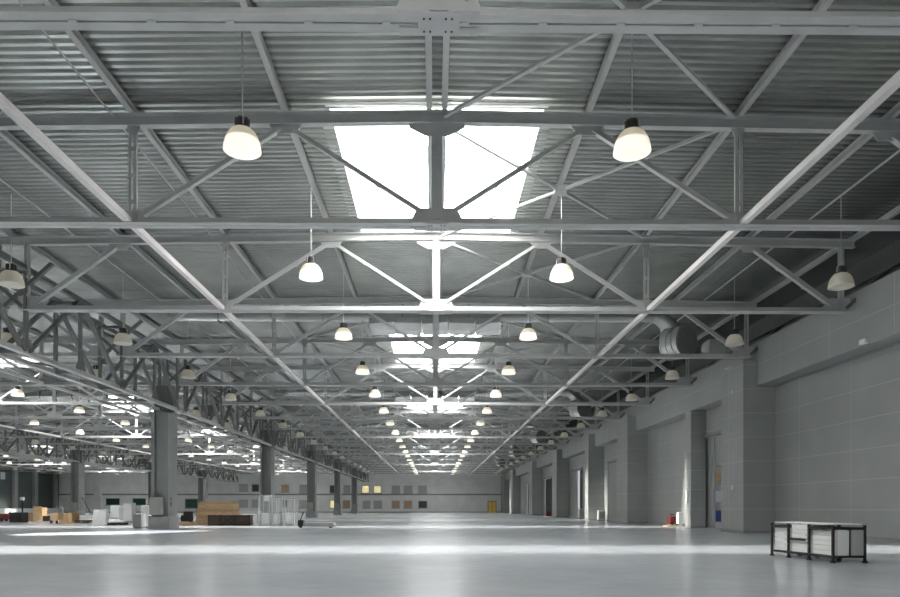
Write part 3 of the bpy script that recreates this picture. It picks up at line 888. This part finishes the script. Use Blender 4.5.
carton(33.5, 42, 520, 12.5, .7, 'card', 'tallest tan cardboard box between the black crate and pale wooden crate')
carton(42.5, 49, 521, 5, .7, 'brown', 'small dark brown box left of the pale wooden crate', False)
carton(58.5, 67, 523, 9.5, .6, 'wood', 'pale wooden box, left of the two next to each other', False)
carton(67.3, 72, 523, 10.5, .9, 'card', 'narrow tan box at the right side of the pale wooden box', False)
r, w, dd, h = boxthing('hand_trolley', '', '', 50, 58, 523.5, 19, .6, 'steel')
tag(r, 'grey hand trolley with curved handle left of the pale wooden box', 'trolley')
MB().bevbox(-w,w,-dd,dd,.18,.62,.03).build('bin', M['wood'], r)
for s in (-1,1):
    MB().tube((s*w*.8,dd,.1),(s*w*.8,dd,h*.9),.02,8).build('handle_bar', M['steel'], r)
    MB().tube((s*w*.7-.03,-dd,.09),(s*w*.7+.03,-dd,.09),.09,12).build('wheel', M['black'], r)
MB().tube((-w*.8,dd,h*.9),(w*.8,dd,h*.9),.02,8).build('handle_bar', M['steel'], r)
# boards, white units
def board(px0, px1, pyb, hpx, dep, m, lab, lean=0.0, name='white_sheet'):
    x0, y = floor_pt(px0, pyb); x1, _ = floor_pt(px1, pyb); h = hpx/F*y; w = (x1-x0)/2
    mb = MB().bevbox(-w,w,-dep/2,dep/2,0,h,.015)
    if lean:
        mb.v = [(x + lean*z, yy_, z) for x, yy_, z in mb.v]
    o = mb.build(name, M[m], None, loc=((x0+x1)/2, y+dep/2, 0)); tag(o, lab, 'panel'); return o
board(92, 105, 525.5, 16, .25, 'white', 'large white panel leaning at the left of the white units', .08)
def unit(px0, px1, pyb, hpx, dep, m, lab, name='white_cabinet'):
    r, w, dd, h = boxthing(name, '', '', px0, px1, pyb, hpx, dep, m)
    MB().bevbox(-w,w,-dd,dd,.06,h,.015).build('body', M[m], r)
    MB().box(-w+.03,w-.03,-dd+.03,dd-.03,0,.06).build('plinth', M['frame'], r)
    MB().box(-w+.03,w-.03,-dd-.015,-dd,.1,h-.04).build('door', M[m], r)
    tag(r, lab, 'cabinet')
unit(110, 118.5, 518.5, 13, .6, 'white2', 'short white cabinet between leaning panel and taller white cabinet')
unit(123.5, 132, 522, 19, .6, 'white', 'tall white cabinet left of the grey one')
unit(132.5, 141, 528, 14, .5, 'grey', 'low grey cabinet left of the big column', 'grey_cabinet')
unit(141.5, 149.5, 527.5, 22, .6, 'white2', 'tall white cabinet against the big column')
unit(118.8, 123.2, 520, 13, .6, 'grey', 'narrow grey cabinet between the two white cabinets', 'grey_cabinet')
r, w, dd, h = boxthing('flat_pallet', '', '', 101, 121, 525, 4, .9, 'dark')
tag(r, 'flat dark pallet on the floor in front of the white cabinets', 'pallet')
MB().box(-w,w,-dd,dd,.10,.16).build('deck_board', M['grey'], r)
for s in (-1,0,1): MB().box(s*w*.9-.05,s*w*.9+.05,-dd,dd,0,.10).build('runner', M['dark'], r)
r, w, dd, h = boxthing('flat_pallet', '', '', 73, 91, 523, 5, .9, 'brown')
tag(r, 'low brown pallet of boards left of the leaning white panel', 'pallet')
MB().box(-w,w,-dd,dd,.10,.17).build('deck_board', M['brown'], r)
for s in (-1,0,1): MB().box(s*w*.9-.05,s*w*.9+.05,-dd,dd,0,.10).build('runner', M['wood'], r)
simple('white_slab', 'long low white slab on the floor behind the brown pallet', 'slab', 72, 96, 518.5, 3, 1.0, 'white2')
# leaning prop beside the far column
xx, yy = -34.9, 66.6
o = MB().bar((0,0,0),(-1.0,0,1.9),.07,.07).build('leaning_prop', M['girder'], None, loc=(x_at(94, yy), yy, 0.03)); tag(o, 'thin dark prop leaning beside the far row column', 'prop')

# right side small things
r, w, dd, h = boxthing('floor_machine', '', '', 668, 679.5, 526.5, 12, .7, 'red')
tag(r, 'small dark red machine on the floor by the right wall', 'machine')
MB().box(-w,w,-dd,dd,.02,.08).build('base', M['wood'], r)
MB().bevbox(-w*.5,w,-dd*.7,dd*.7,.14,h*.85,.05).build('body', M['red'], r)
MB().tube((-w*.2,-dd*.8,.17),(-w*.2,-dd*.7,.17),.1,14).tube((w*.7,-dd*.8,.17),(w*.7,-dd*.7,.17),.1,14).build('wheel', M['black'], r)
MB().tube((-w*.1,0,h*.7),(-w*.1,0,h),.03,8).tube((-w*.1,0,h),(w*.5,0,h*.98),.025,8).build('handle', M['dark'], r)
r, w, dd, h = boxthing('electric_heater', '', '', 679.8, 683.3, 524.5, 11, .35, 'white2')
r.location = (12.05, 33.9, .1); w = .08; h = .62
tag(r, 'narrow pale box on legs beside the dark red machine', 'box')
MB().bevbox(-w-.05,w,-dd,dd,.05,h,.02).build('body', M['white2'], r); MB().box(-.02,.02,-dd+.05,-dd+.09,-.1,.05).box(-.02,.02,dd-.09,dd-.05,-.1,.05).build('leg', M['white2'], r)
tag(MB().bevbox(-.06,0,-.1,.1,0,.65,.01).build('switch_box', M['white2'], None, loc=(12.0, 32.75, 1.15)), 'slim white switch box on the narrow pilaster by the open door', 'switch')
def wallbox(x, y, w, h, lab):
    r = empty('white_wall_unit', (x, y, 0)); dd = .25
    MB().bevbox(-w,w,-dd,dd,.05,h,.02).build('body', M['white2'], r)
    MB().box(-w+.04,w-.04,-dd-.01,-dd,.12,h-.1).build('front', M['grey'], r)
    MB().box(-w+.02,w-.02,-dd+.02,dd-.02,0,.05).build('plinth', M['dark'], r)
    tag(r, lab, 'box')
wallbox(12.2, 50.6, .24, .75, 'small white unit by the closed door past the second pier')
wallbox(12.25, 58.0, .18, .85, 'small white unit at the foot of the third pier')
r = empty('red_toolbox', (12.2, 73.9, 0)); w, dd, h = .25, .2, .45
tag(r, 'small dark red box at the fourth pier', 'box'); MB().bevbox(-w,w,-dd,dd,0,h,.03).build('body', M['red'], r); MB().box(-w*.5,w*.5,-.02,.02,h,h+.08).build('handle', M['dark'], r)

# shelf in the yard seen through the open door
r = empty('storage_shelf', (16.2, 39.4, 0), .2); tag(r, 'steel shelf with yellow and blue bins seen through the open door', 'shelf')
for sx in (-.9,.9):
    for sy in (-.3,.3): MB().box(sx-.04,sx+.04,sy-.04,sy+.04,-.02,3.4).build('upright', M['yellow'], r)
for z in (.1,1.2,2.3,3.3): MB().box(-.9,.9,-.3,.3,z,z+.06).build('shelf_board', M['grey'], r)
for i, (z, m, lab) in enumerate(((.161,'blue','lowest shelf'),(1.261,'white2','second shelf'),(2.361,'wood','third shelf'))):
    o = MB().bevbox(-.8,.8,-.26,.26,0,.62,.03).build('storage_bin', M[m], None, loc=(16.2,39.4,z)); o.rotation_euler = (0,0,.2)
    tag(o, '%s bin on the %s beyond the open door' % ({'blue':'blue','white2':'white','wood':'tan'}[m], lab), 'bin', 'bins on the yard shelf')

# ---------------------------------------------------------------- light
if HAZE > 0:
    hz_ = MB().box(-65.9, 12.6, BACK+.1, END-.6, .005, ZB-.1).build('haze', M['ground'])
    m = bpy.data.materials.new('dusty_air'); m.use_nodes = True; nt = m.node_tree; nt.nodes.clear()
    out = nt.nodes.new('ShaderNodeOutputMaterial'); v = nt.nodes.new('ShaderNodeVolumeScatter')
    v.inputs['Density'].default_value = HAZE; v.inputs['Anisotropy'].default_value = .3
    nt.links.new(v.outputs[0], out.inputs['Volume']); hz_.data.materials[0] = m
    tag(hz_, 'thin dusty haze in the air of the hall', 'haze', None, 'stuff')
w = bpy.data.worlds.new('daylight'); scene.world = w; w.use_nodes = True
w.node_tree.nodes['Background'].inputs[0].default_value = (0.93, 0.96, 1, 1)
w.node_tree.nodes['Background'].inputs[1].default_value = .5

# sunlight combed by the ribbed skylight sheets: narrow along the hall, wide across it
def fan_light():
    L = bpy.data.lights.new('skylight_beam', 'POINT'); L.energy = FAN_E; L.color = (1, .955, .88); L.shadow_soft_size = .25; L.use_nodes = True
    nt = L.node_tree; em = nt.nodes['Emission']
    tc = nt.nodes.new('ShaderNodeTexCoord'); sp = nt.nodes.new('ShaderNodeSeparateXYZ')
    nt.links.new(tc.outputs['Normal'], sp.inputs[0])
    def mth(op, a, b=None, c=None):
        n = nt.nodes.new('ShaderNodeMath'); n.operation = op
        for i, v in enumerate((a, b, c)):
            if v is None: continue
            if isinstance(v, (int, float)): n.inputs[i].default_value = v
            else: nt.links.new(v, n.inputs[i])
        return n.outputs[0]
    az = mth('MAXIMUM', mth('ABSOLUTE', sp.outputs[2]), .02)
    ty = mth('ABSOLUTE', mth('DIVIDE', sp.outputs[1], az)); tx = mth('ABSOLUTE', mth('DIVIDE', sp.outputs[0], az))
    def ss(v, a, b):
        n = nt.nodes.new('ShaderNodeMapRange'); n.interpolation_type = 'SMOOTHSTEP'
        n.inputs['From Min'].default_value = a; n.inputs['From Max'].default_value = b
        n.inputs['To Min'].default_value = 1; n.inputs['To Max'].default_value = 0
        nt.links.new(v, n.inputs['Value']); return n.outputs['Result']
    k = mth('MULTIPLY', ss(ty, .12, .20), ss(tx, .9, 2.3))
    w_ = mth('POWER', mth('ADD', 1.0, mth('MULTIPLY', tx, tx)), 1.3)
    k = mth('MULTIPLY', k, w_)
    nt.links.new(k, em.inputs['Strength'])
    return L
FAN_E = 6800
fl = fan_light()
for cx in (0, -24, -51):
    for i, (a, b) in enumerate(SPANS):
        if i == 0: continue
        o = bpy.data.objects.new('skylight_beam', fl); col.objects.link(o); o.location = (cx, a+2.2, ZD+.30)

sl = bpy.data.lights.new('sunbeam', 'SPOT'); sl.energy = 90000; sl.spot_size = math.radians(11); sl.spot_blend = .12; sl.shadow_soft_size = .05
o = bpy.data.objects.new('sunbeam', sl); col.objects.link(o); o.location = (-24.5, 16.0, ZD-.1)
o.rotation_euler = (Vector((-12.6, 26.2, 0)) - o.location).to_track_quat('-Z', 'Y').to_euler()

# ---------------------------------------------------------------- camera
cam = bpy.data.cameras.new('camera'); co = bpy.data.objects.new('camera', cam); col.objects.link(co)
cam.sensor_width = 36; cam.lens = F/900*36
cam.shift_x = SHX; cam.shift_y = (HOR-298.5)/900
cam.clip_end = 400
co.location = (CAMX, 0, CAMH); co.rotation_euler = (PI/2, 0, -YAW)
scene.camera = co
vs = scene.view_settings
vs.view_transform = 'Standard'; vs.look = 'None'; vs.gamma = 1; vs.use_curve_mapping = False; vs.exposure = 0.15
scene.cycles.max_bounces = 10; scene.cycles.diffuse_bounces = 7
scene.cycles.use_denoising = True
